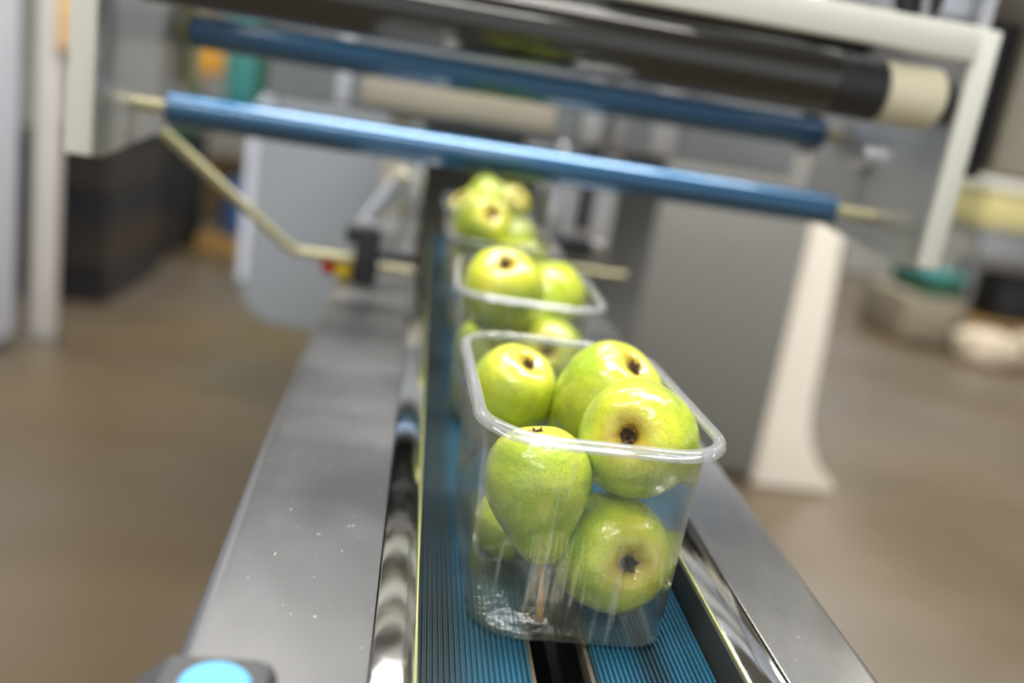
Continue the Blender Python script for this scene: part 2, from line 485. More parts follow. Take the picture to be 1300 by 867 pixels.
# base frame
obj('belly_pan', box(new(), (-0.055, Y0 + .02, ZB - .17), (0.225, Y1 - .02, ZB - .12), .004), M['steel'], conv)
for sx in (-0.05, 0.19):
    obj('side_wall', box(new(), (sx, Y0 + .02, ZB - .12), (sx + .03, Y1 - .02, ZB - .0045)), M['steel'], conv)
for sx in (-0.045, 0.185):
    for sy in (0.30, 1.50):
        obj('leg', box(new(), (sx, sy, 0.03), (sx + .035, sy + .035, ZB - .165), .003), M['steel'], conv)
        obj('foot', cyl(new(), (sx + .0175, sy + .0175, 0.0), (sx + .0175, sy + .0175, 0.032), .03, 20, .003), M['black'], conv)
for sy in (0.305, 1.505):
    obj('cross_brace', box(new(), (-0.012, sy, 0.25), (0.187, sy + .025, 0.28), .002), M['steel'], conv)

# ------------------------------------------------------------------ plastic trays
def rrect(a, b, r, n=9, m=6):
    P = []
    for sx, sy, t0 in ((1, 1, 0), (-1, 1, 90), (-1, -1, 180), (1, -1, 270)):
        for k in range(n + 1):
            t = R(t0 + 90 * k / n)
            P.append((sx * (a - r) + r * math.cos(t), sy * (b - r) + r * math.sin(t)))
    out = []
    for i, p in enumerate(P):
        q = P[(i + 1) % len(P)]
        L = math.hypot(q[0] - p[0], q[1] - p[1])
        s = m if L > .02 else 1
        for k in range(s): out.append((p[0] + (q[0] - p[0]) * k / s, p[1] + (q[1] - p[1]) * k / s))
    return out

TH = 0.1065
def tub_mesh():
    bm = new()
    def ring(da, r, z, rib=0.0):
        pts = rrect(0.0517 + da, 0.0868 + da * 0.72, r)
        if not rib: return [(x, y, z) for x, y in pts]
        out = []
        for i, (x, y) in enumerate(pts):
            w = rib * (0.5 + 0.5 * math.cos(i * math.pi))
            L = math.hypot(x, y)
            out.append((x - x / L * w, y - y / L * w, z))
        return out
    rings = [ring(-.030, .012, .0016), ring(-.016, .018, .0016), ring(-.0145, .018, .0003), ring(-.007, .022, .0003),
             ring(-.0024, .024, .0008), ring(-.0007, .025, .0022), ring(0, .0255, .0045)]
    for k in range(1, 9):
        t = k / 8
        rings.append(ring(.0044 * t, .0255 + .0055 * t, .0045 + (TH - .010) * t, 0.0003 if 1 < k < 8 else 0))
    rings.append(ring(.0046, .0312, TH - .003))
    loft(bm, rings, True, True, False)
    for f in bm.faces: f.smooth = True
    me = bpy.data.meshes.new('tub'); bm.to_mesh(me); bm.free(); me.materials.append(M['clear'])
    return me

def rim_mesh():
    bm = new()
    sec = [(-.0010, TH - .0035), (-.0008, TH - .0008), (.0002, TH), (.0030, TH + .0001), (.0044, TH - .0010), (.0050, TH - .0046), (.0044, TH - .0052), (.0030, TH - .0026), (.0012, TH - .0022), (.0002, TH - .0040)]
    V = []
    for d, z in sec:
        V.append([bm.verts.new((x, y, z)) for x, y in rrect(0.0517 + .0048 + d, 0.085 + .0054 + d, .0314 + d)])
    n = len(V[0])
    for i in range(len(V)):
        A, B = V[i], V[(i + 1) % len(V)]
        for k in range(n):
            j = (k + 1) % n
            bm.faces.new((A[k], A[j], B[j], B[k]))
    bmesh.ops.recalc_face_normals(bm, faces=bm.faces)
    for f in bm.faces: f.smooth = True
    me = bpy.data.meshes.new('rim'); bm.to_mesh(me); bm.free(); me.materials.append(M['clearrim'])
    return me

TUB, RIM = tub_mesh(), rim_mesh()
TRAYS = [((0.0980, 0.463), 1.4, 'nearest clear plastic tray, in sharp focus, holding six pears on the belts'),
         ((0.0985, 0.757), -2, 'second clear plastic tray along the belt, just behind the sharp one'),
         ((0.0970, 1.037), 2, 'third clear plastic tray along the belt, blurred, second from the far end'),
         ((0.0980, 1.320), -1, 'farthest clear plastic tray, below the lower blue roller at the machine mouth')]
for (x, y), yaw, lab in TRAYS:
    t = thing('plastic_tray', (x, y, ZB + .0002), lab, 'tray', 'clear trays of pears on the conveyor', (0, 0, R(yaw)))
    tub = link('tub', TUB, t)
    sd = tub.modifiers.new('wall', 'SOLIDIFY'); sd.thickness = 0.0005; sd.offset = -1
    link('rim', RIM, t)

# ------------------------------------------------------------------ pears
PROF = [(0, -.0262), (.0030, -.0264), (.0062, -.0284), (.0110, -.0303), (.0170, -.0296), (.0240, -.0250), (.0298, -.0160), (.0330, -.0055), (.0335, .0030),
        (.0320, .0120), (.0287, .0210), (.0246, .0290), (.0206, .0370), (.0174, .0445), (.0142, .0510), (.0100, .0557), (.0055, .0577), (.0020, .0570), (0, .0566)]
def smooth_profile(P, sub=3):
    out = []
    for i in range(len(P) - 1):
        p0, p1, p2, p3 = P[max(i - 1, 0)], P[i], P[i + 1], P[min(i + 2, len(P) - 1)]
        for k in range(sub):
            t = k / sub
            out.append(tuple(max(0, .5 * (2 * p1[c] + (p2[c] - p0[c]) * t + (2 * p0[c] - 5 * p1[c] + 4 * p2[c] - p3[c]) * t * t + (3 * p1[c] - p0[c] - 3 * p2[c] + p3[c]) * t ** 3)) if c == 0 else
                             .5 * (2 * p1[c] + (p2[c] - p0[c]) * t + (2 * p0[c] - 5 * p1[c] + 4 * p2[c] - p3[c]) * t * t + (3 * p1[c] - p0[c] - 3 * p2[c] + p3[c]) * t ** 3) for c in (0, 1)))
    out.append(P[-1])
    return out

def pear_mesh(seed, neck=1.0, bend=0.004):
    bm = new()
    pr = smooth_profile(PROF)
    n = 56
    so = Vector((seed * 3.7, seed * 1.3, seed * 2.1))
    rings = []
    for r, z in pr[1:-1]:
        ring = []
        zz = z if z < 0 else z * neck
        for k in range(n):
            a = 2 * math.pi * k / n
            w = max(0, 1 - abs(z + .030) / .022)
            rr = r * (1 + .030 * w * math.cos(5 * a + seed))
            p = Vector((rr * math.cos(a), rr * math.sin(a), zz))
            d = noise.noise(p * 26 + so) * .075 + noise.noise(p * 60 + so) * .024
            s = 1 + d * min(1, r / .012)
            p = Vector((p.x * s, p.y * s, p.z * (1 + .03 * noise.noise(p * 30 - so) * min(1, r / .012))))
            if zz > 0:
                p.x += bend * (zz / .058) ** 2
            ring.append(p)
        rings.append(ring)
    V = loft(bm, rings, True, False, False)
    a = bm.verts.new((0, 0, pr[0][1])); b = bm.verts.new((bend * neck ** 2, 0, pr[-1][1] * neck))
    for k in range(n):
        j = (k + 1) % n
        bm.faces.new((a, V[0][j], V[0][k])); bm.faces.new((b, V[-1][k], V[-1][j]))
    bmesh.ops.recalc_face_normals(bm, faces=bm.faces)
    for f in bm.faces: f.smooth = True
    me = bpy.data.meshes.new('pear'); bm.to_mesh(me); bm.free(); me.materials.append(M['pear'])
    return me

def calyx_mesh(seed):
    bm = new(); rnd = random.Random(seed)
    z0 = -.0262
    # dark cup
    rings = []
    for r, z in ((.0040, z0 - .0010), (.0034, z0 - .0026), (.0024, z0 - .0018), (.0008, z0 - .0006)):
        rings.append([(r * math.cos(2 * math.pi * k / 15) * (1 + .12 * rnd.random()), r * math.sin(2 * math.pi * k / 15), z) for k in range(15)])
    loft(bm, rings, True, False, True)
    # five dried sepals, curled outward, plus stubs of stamens
    for k in range(5):
        a = 2 * math.pi * k / 5 + rnd.uniform(-.25, .25)
        L = rnd.uniform(.0022, .0036)
        dx, dy = math.cos(a), math.sin(a)
        prof = [(0.0022, -.0014, .0017), (.0034, -.0034, .0014), (.0022 + L * .55, -.0046, .0009), (.0022 + L * .9, -.0040 + rnd.uniform(-.0014, .0012), .0003)]
        rg = []
        for d, z, w in prof:
            c = Vector((dx * d, dy * d, z0 + z)); s = Vector((-dy, dx, 0)) * w
            rg.append([c - s, c + Vector((0, 0, -.0005)), c + s, c + Vector((0, 0, .0003))])
        loft(bm, rg)
    for k in range(7):
        a = rnd.uniform(0, 6.28); d = rnd.uniform(.0004, .0018)
        p = Vector((d * math.cos(a), d * math.sin(a), z0 - .0012))
        tube(bm, [p, p + Vector((rnd.uniform(-.0008, .0008), rnd.uniform(-.0008, .0008), -rnd.uniform(.0022, .0034)))], [.00030, .00014], 5)
    me = bpy.data.meshes.new('calyx'); bm.to_mesh(me); bm.free(); me.materials.append(M['calyx'])
    return me

def stem_mesh(L, bend, x0, z0):
    bm = new()
    pts, rads = [], []
    for k in range(8):
        t = k / 7
        pts.append((x0 + bend * t * t, 0, z0 - .003 + (L + .003) * t))
        rads.append(.0024 - .0006 * math.sin(math.pi * t) + (.0006 if t > .93 else 0))
    tube(bm, pts, rads, 10)
    for f in bm.faces: f.smooth = True
    me = bpy.data.meshes.new('stem'); bm.to_mesh(me); bm.free(); me.materials.append(M['stem'])
    return me

KINDS = []
for seed, neck, bend in ((1, 1.0, .004), (2, .95, -.003), (3, 1.06, .005), (4, 1.0, -.005), (5, .93, .002)):
    KINDS.append((pear_mesh(seed, neck, bend), calyx_mesh(seed), stem_mesh(.037 if seed == 5 else .024 + .003 * (seed % 3), .004 * (-1) ** seed, bend * neck ** 2, .0567 * neck)))

def pear(c, d, s, kind, spin, label, group):
    me, ca, st = KINDS[kind]
    o = link('pear', me)
    o.location = c
    q = Vector((0, 0, -1)).rotation_difference(Vector(d))
    o.rotation_mode = 'QUATERNION'
    o.rotation_quaternion = q @ Quaternion((0, 0, 1), R(spin))
    o.scale = (s, s, s)
    tag(o, label, 'pear', group)
    link('calyx', ca, o)
    link('stem', st, o)
    return o

G1, G2, G3, G4 = ('pears in the nearest tray', 'pears in the second tray', 'pears in the third tray', 'pears in the farthest tray')
PEARS = [
    ((0.0700, 0.5198, 0.9990), (0.290, -0.360, 0.890), 0.81, 0, 40, 'yellow-green pear at the back left of the nearest tray, dark eye tipped to the right', G1),
    ((0.1228, 0.4950, 1.0115), (0.370, -0.440, 0.820), 0.91, 1, 100, 'topmost pear at the back right of the nearest tray, rising above the rim', G1),
    ((0.1229, 0.4199, 1.0134), (-0.416, -0.851, 0.322), 0.90, 1, 0, 'large pear at the front right of the nearest tray with star-shaped eye above the rim', G1),
    ((0.0740, 0.4046, 0.9922), (-0.161, 0.200, 0.967), 0.78, 4, 30, 'upside-down pear with its long brown stalk hanging down behind the tray front', G1),
    ((0.1190, 0.4108, 0.9533), (0.109, -0.944, 0.311), 0.905, 3, 70, 'big round pear at the lower right of the nearest tray, eye towards the front wall', G1),
    ((0.0715, 0.4550, 0.9427), (-0.249, 0.927, -0.279), 0.60, 1, 20, 'small pear lying on the tray floor behind the upside-down pear', G1),
    ((0.0739, 0.7020, 1.0240), (-0.081, -0.510, 0.856), 0.98, 0, 10, 'yellow pear at the front left of the second tray, eye pointing up', G2),
    ((0.1228, 0.7682, 1.0114), (0.584, 0.690, 0.427), 0.92, 1, 60, 'plain yellow-green pear at the back right of the second tray', G2),
    ((0.1195, 0.7003, 0.9760), (-0.241, -0.890, 0.387), 0.90, 3, 0, 'pear at the front right of the second tray, half hidden by the nearest tray', G2),
    ((0.1226, 0.7894, 0.9506), (0.042, -0.995, -0.087), 0.85, 2, 0, 'pear on the floor of the second tray at its back right', G2),
    ((0.0754, 0.7583, 0.9605), (-0.635, 0.665, 0.393), 0.85, 2, 90, 'pear low against the left wall of the second tray', G2),
    ((0.0744, 1.0126, 1.0342), (0.238, -0.783, 0.575), 0.98, 3, 0, 'blurred pear at the front left of the third tray with orange-brown eye', G3),
    ((0.1168, 0.9805, 1.0015), (-0.550, -0.814, -0.188), 0.90, 0, 0, 'blurred yellow pear at the front right of the third tray', G3),
    ((0.0704, 1.0773, 0.9802), (-0.159, -0.939, 0.304), 0.85, 1, 0, 'pear lying low at the back left of the third tray', G3),
    ((0.1193, 1.0725, 0.9521), (0.074, -0.918, 0.390), 0.85, 2, 0, 'pear on the floor at the back right of the third tray', G3),
    ((0.1170, 1.0717, 1.0145), (0.292, 0.767, 0.572), 0.85, 0, 50, 'pear on top at the back right of the third tray', G3),
    ((0.0723, 1.2843, 1.0165), (-0.597, -0.452, 0.663), 0.86, 1, 0, 'blurred green pear at the front left of the farthest tray', G4),
    ((0.1270, 1.2810, 1.0348), (0.272, -0.768, 0.581), 0.81, 2, 0, 'blurred yellow pear at the front right of the farthest tray', G4),
    ((0.0736, 1.3631, 0.9745), (-0.099, -0.803, 0.587), 0.84, 3, 0, 'pear lying low at the back left of the farthest tray', G4),
    ((0.1241, 1.3585, 0.9525), (0.206, -0.839, 0.503), 0.79, 0, 0, 'pear lying low at the back right of the farthest tray', G4),
    ((0.1000, 1.3693, 1.0315), (0.089, 0.808, 0.583), 0.90, 3, 0, 'green pear on top at the back of the farthest tray', G4),
]
for p in PEARS: pear(*p)

# ------------------------------------------------------------------ button housing on the near end of the left plate
bb = thing('push_button_box', (-0.046, 0.25, ZP), 'charcoal push button box with light blue cap at the near end of the left plate', 'button')
bm = new()
sec = [(-0.090, ZP + .0003), (-0.0655, ZP + .026), (-0.062, ZP + .029), (-0.034, ZP + .030), (-0.029, ZP + .0285), (-0.0265, ZP + .024), (-0.0255, ZP + .0003)]
prism(bm, sec, 'y', 0.185, 0.280)
bmesh.ops.bevel(bm, geom=[e for e in bm.edges if all(abs(v.co.y - .280) < 1e-5 for v in e.verts)], offset=.006, segments=3, affect='EDGES')
obj('housing', bm, M['housing'], bb)
obj('button_collar', cyl(new(), (-0.0440, 0.2560, ZP + .029), (-0.0440, 0.2560, ZP + .0312), .0126, 36, .0006), M['housing'], bb)
obj('button_cap', cyl(new(), (-0.0440, 0.2560, ZP + .0300), (-0.0440, 0.2560, ZP + .0335), .0112, 36, .0012), M['cap'], bb)['label'] = 'light blue round cap'

# ------------------------------------------------------------------ rod, clamp and stop button beside the belt
cl = thing('rod_clamp', (-0.054, 1.07, ZP), 'black clamp block on the left plate holding a bent pale rod', 'clamp')
obj('clamp_block', box(new(), (-0.066, 1.055, ZP), (-0.038, 1.090, ZP + .066), .006), M['black'], cl)
obj('clamp_knob', cyl(new(), (-0.078, 1.070, ZP + .056), (-0.064, 1.070, ZP + .056), .011, 20, .002), M['black'], cl)
obj('clamp_arm', box(new(), (-0.042, 1.062, ZP + .030), (0.006, 1.078, ZP + .040), .002), M['black'], cl)
rp = [(-0.295, 0.985, 1.092)]
bm = new()
A, B, C = Vector((-0.270, 0.990, 1.086)), Vector((-0.138, 1.070, 0.966)), Vector((-0.066, 1.072, 0.966))
pts = [A, A.lerp(B, .5), A.lerp(B, .9)]
for k in range(1, 6):
    t = k / 6
    a, b2 = A.lerp(B, .9), B.lerp(C, .18)
    pts.append((a * (1 - t) ** 2 + B * 2 * t * (1 - t) + b2 * t ** 2))
pts += [B.lerp(C, .18), C]
tube(bm, pts, .0058, 14)
obj('bent_rod', bm, M['rod'], cl)['label'] = 'pale brass bent rod'
obj('cross_rod', cyl(new(), (-0.042, 1.09, ZP + .016), (0.004, 1.09, ZP + .016), .006, 16), M['rod'], cl)
sb = thing('stop_button', (-0.078, 1.085, ZP), 'small red and yellow stop button on the left edge of the conveyor plate', 'button')
obj('base', box(new(), (-0.088, 1.073, ZP + .0002), (-0.068, 1.099, ZP + .028), .004), M['yellow'], sb)
obj('mushroom', cyl(new(), (-0.086, 1.085, ZP + .014), (-0.104, 1.085, ZP + .014), .0125, 24, .004), M['red'], sb)

# right-hand tray guide bracket by the machine mouth
gb = thing('guide_bracket', (0.225, 1.33, ZP), 'metal guide bracket with black clamp on the right plate beyond the second tray', 'bracket')
obj('bracket_foot', box(new(), (0.200, 1.30, ZP), (0.235, 1.37, ZP + .010), .002), M['steel'], gb)
obj('post', cyl(new(), (0.218, 1.335, ZP + .008), (0.218, 1.335, ZP + .125), .008, 16), M['brightsteel'], gb)
obj('clamp_block', box(new(), (0.190, 1.315, ZP + .030), (0.262, 1.352, ZP + .058), .005), M['black'], gb)
obj('guide_plate', box(new(), (0.186, 1.29, ZP + .058), (0.192, 1.42, ZP + .120), .001), M['brightsteel'], gb)
obj('knob', cyl(new(), (0.262, 1.335, ZP + .045), (0.285, 1.335, ZP + .045), .012, 20, .003), M['greydark'], gb)
obj('pin', cyl(new(), (0.235, 1.36, ZP + .006), (0.330, 1.36, ZP + .006), .004, 12), M['rod'], gb)
# left bracket
lb = thing('inclined_tube_bracket', (-0.062, 1.30, ZP), 'bright inclined steel tube on a bracket at the left of the machine mouth', 'bracket')
obj('bracket_foot', box(new(), (-0.080, 1.27, ZP), (-0.020, 1.36, ZP + .045), .003), M['steel'], lb)
obj('tube', tube(new(), [(-0.072, 1.30, ZP + .035), (-0.030, 1.30, ZP + .105)], .011, 18), M['white'], lb)
obj('post', cyl(new(), (-0.028, 1.33, ZP + .04), (-0.028, 1.33, ZP + .135), .007, 16), M['brightsteel'], lb)
obj('cap', cyl(new(), (-0.030, 1.30, ZP + .103), (-0.022, 1.30, ZP + .117), .014, 18, .002), M['beige'], lb)

# ------------------------------------------------------------------ film unwinding frame over the line
fu = thing('film_unwinder', (0.1, 1.0, 1.06), 'overhead film unwinding frame with two blue rollers between grey side plates', 'machine frame')
poly = [(0.850, 1.068), (0.866, 1.064), (1.150, 1.090), (1.150, 1.52), (0.850, 1.52)]
obj('side_plate', prism(new(), poly, 'x', -0.300, -0.289), M['frameplate'], fu)
obj('front_edge', box(new(), (-0.312, 0.842, 1.066), (-0.289, 0.850, 1.52), .002), M['cream'], fu)['label'] = 'cream front edge strip'
poly = [(0.850, 1.077), (0.866, 1.072), (1.150, 1.092), (1.150, 1.52), (0.850, 1.52)]
obj('side_plate', prism(new(), poly, 'x', 0.492, 0.504), M['frameplate'], fu)
obj('front_edge', box(new(), (0.4915, 0.842, 1.076), (0.5135, 0.850, 1.302), .002), M['cream'], fu)['label'] = 'cream front edge strip'
obj('top_beam', box(new(), (-0.289, 0.838, 1.272), (0.4915, 0.850, 1.302), .002), M['cream'], fu)['label'] = 'cream front top beam'
obj('back_panel', box(new(), (-0.289, 1.135, 1.262), (0.492, 1.150, 1.345), .002), M['black'], fu)
obj('back_bar', cyl(new(), (-0.289, 1.085, 1.318), (0.492, 1.085, 1.318), .034, 32), M['film'], fu)
obj('top_cover', box(new(), (0.25, 0.866, 1.312), (0.492, 0.876, 1.52), .003), M['white'], fu)
obj('upright_cover', box(new(), (0.504, 0.870, 1.345), (0.66, 1.05, 1.52), .004), M['white'], fu)
hub = obj('brake_hub', cyl(new(), (0.434, 0.851, 1.320), (0.434, 0.867, 1.320), .021, 32, .002), M['black'], fu)
obj('hub_bolt', tube(new(), [(0.430, 0.846, 1.330), (0.433, 0.8460, 1.318), (0.437, 0.8455, 1.297)], [.0055, .0048, .0042], 14), M['steel'], hub)
obj('motor_box', box(new(), (0.504, 1.060, 1.170), (0.668, 1.250, 1.52), .006), M['black'], fu)
obj('control_box', box(new(), (0.668, 1.045, 1.182), (0.95, 1.250, 1.52), .006), M['beige'], fu)
for x in (-0.300, 0.470):
    obj('support_arm', box(new(), (x, 1.150, 1.305), (x + .035, 1.760, 1.365), .003), M['cream'], fu)
obj('unseen_reflection_bar', box(new(), (-0.289, 0.855, 1.375), (0.492, 0.875, 1.415), .003), M['cream'], fu)  # unseen pair, added to reflect as cream bands in the polished rails
obj('unseen_reflection_bar', box(new(), (-0.289, 0.855, 1.455), (0.492, 0.875, 1.475), .003), M['cream'], fu)
def roller(y, z, xa, xb, sa, sb_, r):
    o = obj('roller', cyl(new(), (xa, y, z), (xb, y, z), r, 44, .0018), M['blue'], fu)
    obj('shaft', cyl(new(), (sa, y, z), (xa + .001, y, z), r * .38, 18), M['rod'], o)
    obj('shaft', cyl(new(), (xb - .001, y, z), (sb_, y, z), r * .38, 18), M['rod'], o)
roller(0.950, 1.1125, -0.255, 0.442, -0.2885, 0.4915, .0168)
roller(1.095, 1.1935, -0.274, 0.474, -0.2885, 0.4915, .0185)
obj('roller_bearing', cyl(new(), (0.480, 1.000, 1.1700), (0.4919, 1.000, 1.1700), .016, 24, .002), M['brightsteel'], fu)
# cream standoff at the left plate
obj('standoff', box(new(), (-0.289, 1.115, 1.135), (-0.272, 1.135, 1.262), .002), M['rod'], fu)

fr = thing('film_roll', (0.1, 0.872, 1.235), 'dark glossy film roll on ivory core above the upper blue roller', 'film roll')
obj('film', cyl(new(), (-0.262, 0.872, 1.2345), (0.372, 0.872, 1.2345), .0300, 56, .001), M['film'], fr)
obj('sleeve', cyl(new(), (0.372, 0.872, 1.2345), (0.420, 0.872, 1.2345), .0290, 48, .001), M['black'], fr)
obj('core', cyl(new(), (0.420, 0.872, 1.2345), (0.480, 0.872, 1.2345), .0285, 48, .004), M['core'], fr)['label'] = 'ivory plastic core end'
obj('shaft', cyl(new(), (0.478, 0.872, 1.2345), (0.4915, 0.872, 1.2345), .019, 24), M['black'], fr)
obj('shaft', cyl(new(), (-0.2885, 0.872, 1.2345), (-0.261, 0.872, 1.2345), .019, 24), M['black'], fr)

# ------------------------------------------------------------------ wrapping machine behind
wm = thing('wrapping_machine', (0.4, 2.2, 0), 'big grey wrapping machine with panels and tray mouth behind the blue rollers', 'machine')
obj('mouth_side', box(new(), (-0.075, 1.78, 0.90), (0.000, 2.25, 1.12), .004), M['beige'], wm)
obj('mouth_side', box(new(), (0.190, 1.78, 0.90), (0.385, 2.25, 1.12), .004), M['frameplate'], wm)
obj('mouth_plate', box(new(), (-0.012, 1.46, 0.942), (0.004, 1.78, 1.09), .002), M['brightsteel'], wm)
obj('mouth_plate', box(new(), (0.188, 1.46, 0.942), (0.196, 1.78, 1.06), .002), M['brightsteel'], wm)
obj('mouth_tunnel', box(new(), (0.000, 2.10, 0.90), (0.190, 2.25, 1.12)), M['grey'], wm)
obj('head_box', box(new(), (-0.30, 1.76, 1.12), (0.72, 2.35, 1.46), .006), M['grey'], wm)
obj('head_cover', box(new(), (-0.130, 1.748, 1.135), (0.235, 1.760, 1.225), .003), M['cover'], wm)
for x, w, m in ((-0.175, .025, 'white'), (0.285, .040, 'brightsteel'), (0.345, .03, 'steel'), (0.42, .05, 'frameplate')):
    obj('head_strut', box(new(), (x, 1.735, 1.125), (x + w, 1.760, 1.30), .003), M[m], wm)
obj('nozzle', cyl(new(), (0.262, 1.770, 0.98), (0.262, 1.770, 1.118), .020, 20, .002), M['brightsteel'], wm)
obj('nozzle', cyl(new(), (0.325, 1.770, 0.96), (0.325, 1.770, 1.118), .014, 20, .002), M['black'], wm)
obj('nozzle', cyl(new(), (-0.02, 1.772, 0.97), (-0.02, 1.772, 1.118), .012, 20, .002), M['brightsteel'], wm)
obj('machine_base', box(new(), (-0.05, 2.25, 0.0), (0.60, 3.30, 1.12), .006), M['greydark'], wm)
# left guard panel: chamfered top corner, rounded bottom corner, bright edge frame
def arc(cx, cz, r, a0, a1, n=8):
    return [(cx + r * math.cos(R(a0 + (a1 - a0) * k / n)), cz + r * math.sin(R(a0 + (a1 - a0) * k / n))) for k in range(n + 1)]
poly = [(-0.05, 0.355), (-0.05, 1.28), (-0.36, 1.28)] + [(-0.40, 1.245), (-0.535, 1.06), (-0.552, 1.00)] + arc(-0.402, 0.505, .15, 180, 270)
obj('left_guard', prism(new(), poly, 'y', 3.00, 3.05, .006), M['grey'], wm)
edge = [(-0.37, 1.255), (-0.405, 1.225), (-0.525, 1.05), (-0.540, 0.99), (-0.540, 0.50)]
bm = new(); tube(bm, [(x, 2.995, z) for x, z in edge], .016, 10)
obj('guard_edge', bm, M['white'], wm)['label'] = 'pale edge tube of the left guard'
obj('guard_bracket', box(new(), (-0.30, 3.05, 0.60), (-0.05, 3.25, 0.80), .004), M['steel'], wm)
# right cabinet panel and white leg with spread foot
obj('right_panel', box(new(), (0.60, 2.98, 0.03), (1.325, 3.30, 1.20), .006), M['greydark'], wm)
bm = new()
leg = [(1.325, 0.0), (1.325, 0.955), (1.440, 0.955), (1.465, 0.60), (1.478, 0.33), (1.492, 0.24), (1.520, 0.16), (1.565, 0.09), (1.630, 0.035), (1.640, 0.0)]
prism(bm, leg, 'y', 2.96, 3.10, .008)
obj('leg', bm, M['legpaint'], wm)['label'] = 'cream leg with spreading foot'
obj('upper_cover', box(new(), (1.02, 3.02, 1.20), (1.55, 3.50, 2.45), .01), M['white'], wm)  # upper part is unseen, made taller to reflect bright in the right plate
obj('cover_support', box(new(), (1.325, 3.12, 0.0), (1.50, 3.45, 1.20), .01), M['greydark'], wm)
obj('valve', cyl(new(), (0.78, 2.97, 1.02), (0.78, 2.99, 1.02), .03, 20), M['black'], wm)

# ------------------------------------------------------------------ left background
cab = thing('white_cabinet', (-1.85, 3.1, 0), 'tall white cabinet standing at the far left edge of the picture', 'cabinet')
obj('body', box(new(), (-2.25, 2.55, 0.04), (-1.475, 3.56, 2.3), .01), M['white'], cab)
obj('plinth', box(new(), (-2.22, 2.58, 0.0), (-1.49, 3.54, 0.045)), M['black'], cab)
obj('door_edge', box(new(), (-1.476, 2.60, 0.10), (-1.468, 3.50, 2.24), .003), M['white'], cab)
po = thing('grey_post', (-1.43, 3.70, 0), 'pale grey square post just right of the white cabinet', 'post')
obj('post', box(new(), (-1.472, 3.66, 0.0), (-1.388, 3.74, 2.5), .006), M['postgrey'], po)
obj('base_plate', box(new(), (-1.50, 3.63, 0.0), (-1.36, 3.77, 0.012), .002), M['steel'], po)
obj('peach_box', box(new(), (-1.388, 3.64, 1.13), (-1.325, 3.76, 1.60), .006), M['peach'], po)

def stack_crate(loc, size, m, label, group, cat='crate'):
    x, y, z = loc; w, d, h = size
    t = thing('stacking_crate', loc, label, cat, group)
    bm = new(); th = .018
    box(bm, (x - w / 2, y - d / 2, z), (x + w / 2, y + d / 2, z + th))
    for s in (-1, 1):
        box(bm, (x + s * w / 2 - (th if s > 0 else 0), y - d / 2, z + th), (x + s * w / 2 + (th if s < 0 else 0), y + d / 2, z + h))
        box(bm, (x - w / 2 + th, y + s * d / 2 - (th if s > 0 else 0), z + th), (x + w / 2 - th, y + s * d / 2 + (th if s < 0 else 0), z + h))
    obj('shell', bm, m, t, smooth=False)
    for k in range(5):
        xx = x - w / 2 + w * (k + .5) / 5
        obj('rib', box(new(), (xx - .012, y - d / 2 - .012, z + .02), (xx + .012, y - d / 2, z + h - .04)), m, t, smooth=False)
    for s in (-1, 1):
        obj('lip', box(new(), (x - w / 2 - .012, y + s * (d / 2 + .006) - .006, z + h - .035), (x + w / 2 + .012, y + s * (d / 2 + .006) + .006, z + h - .004)), m, t, smooth=False)
    return t
pos = ['bottom', 'second from bottom', 'third from bottom', 'top']
for k in range(4):
    stack_crate((-1.70, 4.75, 0.0 + .18 * k), (0.62, 0.90, .178), M['brown'] if k % 2 else M['crate'],
                'dark brown plastic crate, %s of the stack right of the grey post' % pos[k], 'dark crates in the left background')
for k in range(4):
    stack_crate((-1.76, 5.95, 0.0 + .18 * k), (0.62, 0.90, .178), M['crate'],
                'black plastic crate, %s of the stack behind the brown crates' % pos[k], 'dark crates in the left background')
stack_crate((-1.72, 5.9, .72), (0.50, 0.60, .30), M['green'], 'dark green crate on top of the rear black stack', 'dark crates in the left background')

rk = thing('orange_rack', (-1.5, 6.9, 0), 'orange steel rack frame in the far left background', 'rack')
for x in (-2.30, -1.74):
    obj('upright', box(new(), (x, 6.85, 0.0), (x + .09, 6.95, 2.2), .006), M['orange'], rk)
obj('beam', box(new(), (-2.30, 6.84, 1.10), (-1.48, 6.851, 1.26), .006), M['orange'], rk)
obj('shelf', box(new(), (-2.30, 6.952, 1.14), (-1.60, 7.7, 1.17)), M['wood'], rk)
gc = thing('green_cabinet', (-0.80, 7.3, 0), 'dark green cabinet behind the grey machine guard', 'cabinet')
obj('body', box(new(), (-1.28, 7.0, 0.1), (-0.35, 7.7, 1.75), .01), M['green'], gc)
obj('plinth', box(new(), (-1.24, 7.05, 0.0), (-0.40, 7.65, 0.11)), M['black'], gc)
obj('side_rail', box(new(), (-1.49, 6.98, 0.75), (-1.28, 7.05, 1.6), .01), M['teal'], gc)
pl = thing('small_pallet', (-1.18, 6.15, 0), 'small wooden pallet under the blue drum', 'pallet')
for k in range(4):
    obj('board', box(new(), (-1.38 + .115 * k, 5.95, .07), (-1.285 + .115 * k, 6.4, .09), .002), M['wood'], pl)
for k in range(3):
    obj('bearer', box(new(), (-1.38, 5.96 + .18 * k, 0), (-0.94, 6.03 + .18 * k, .07), .002), M['wood'], pl)
bm = new()
prof = [(.10, .09), (.118, .094), (.122, .11), (.122, .20), (.127, .21), (.122, .22), (.122, .34), (.127, .35), (.122, .36), (.122, .44), (.118, .455), (.10, .458)]
loft(bm, [[(-1.16 + r * math.cos(2 * math.pi * k / 24), 6.18 + r * math.sin(2 * math.pi * k / 24), z) for k in range(24)] for r, z in prof])
dr = tag(obj('blue_drum', bm, M['navy'], origin=(-1.16, 6.18, .09)), 'blue plastic drum standing on a small wooden pallet', 'drum')
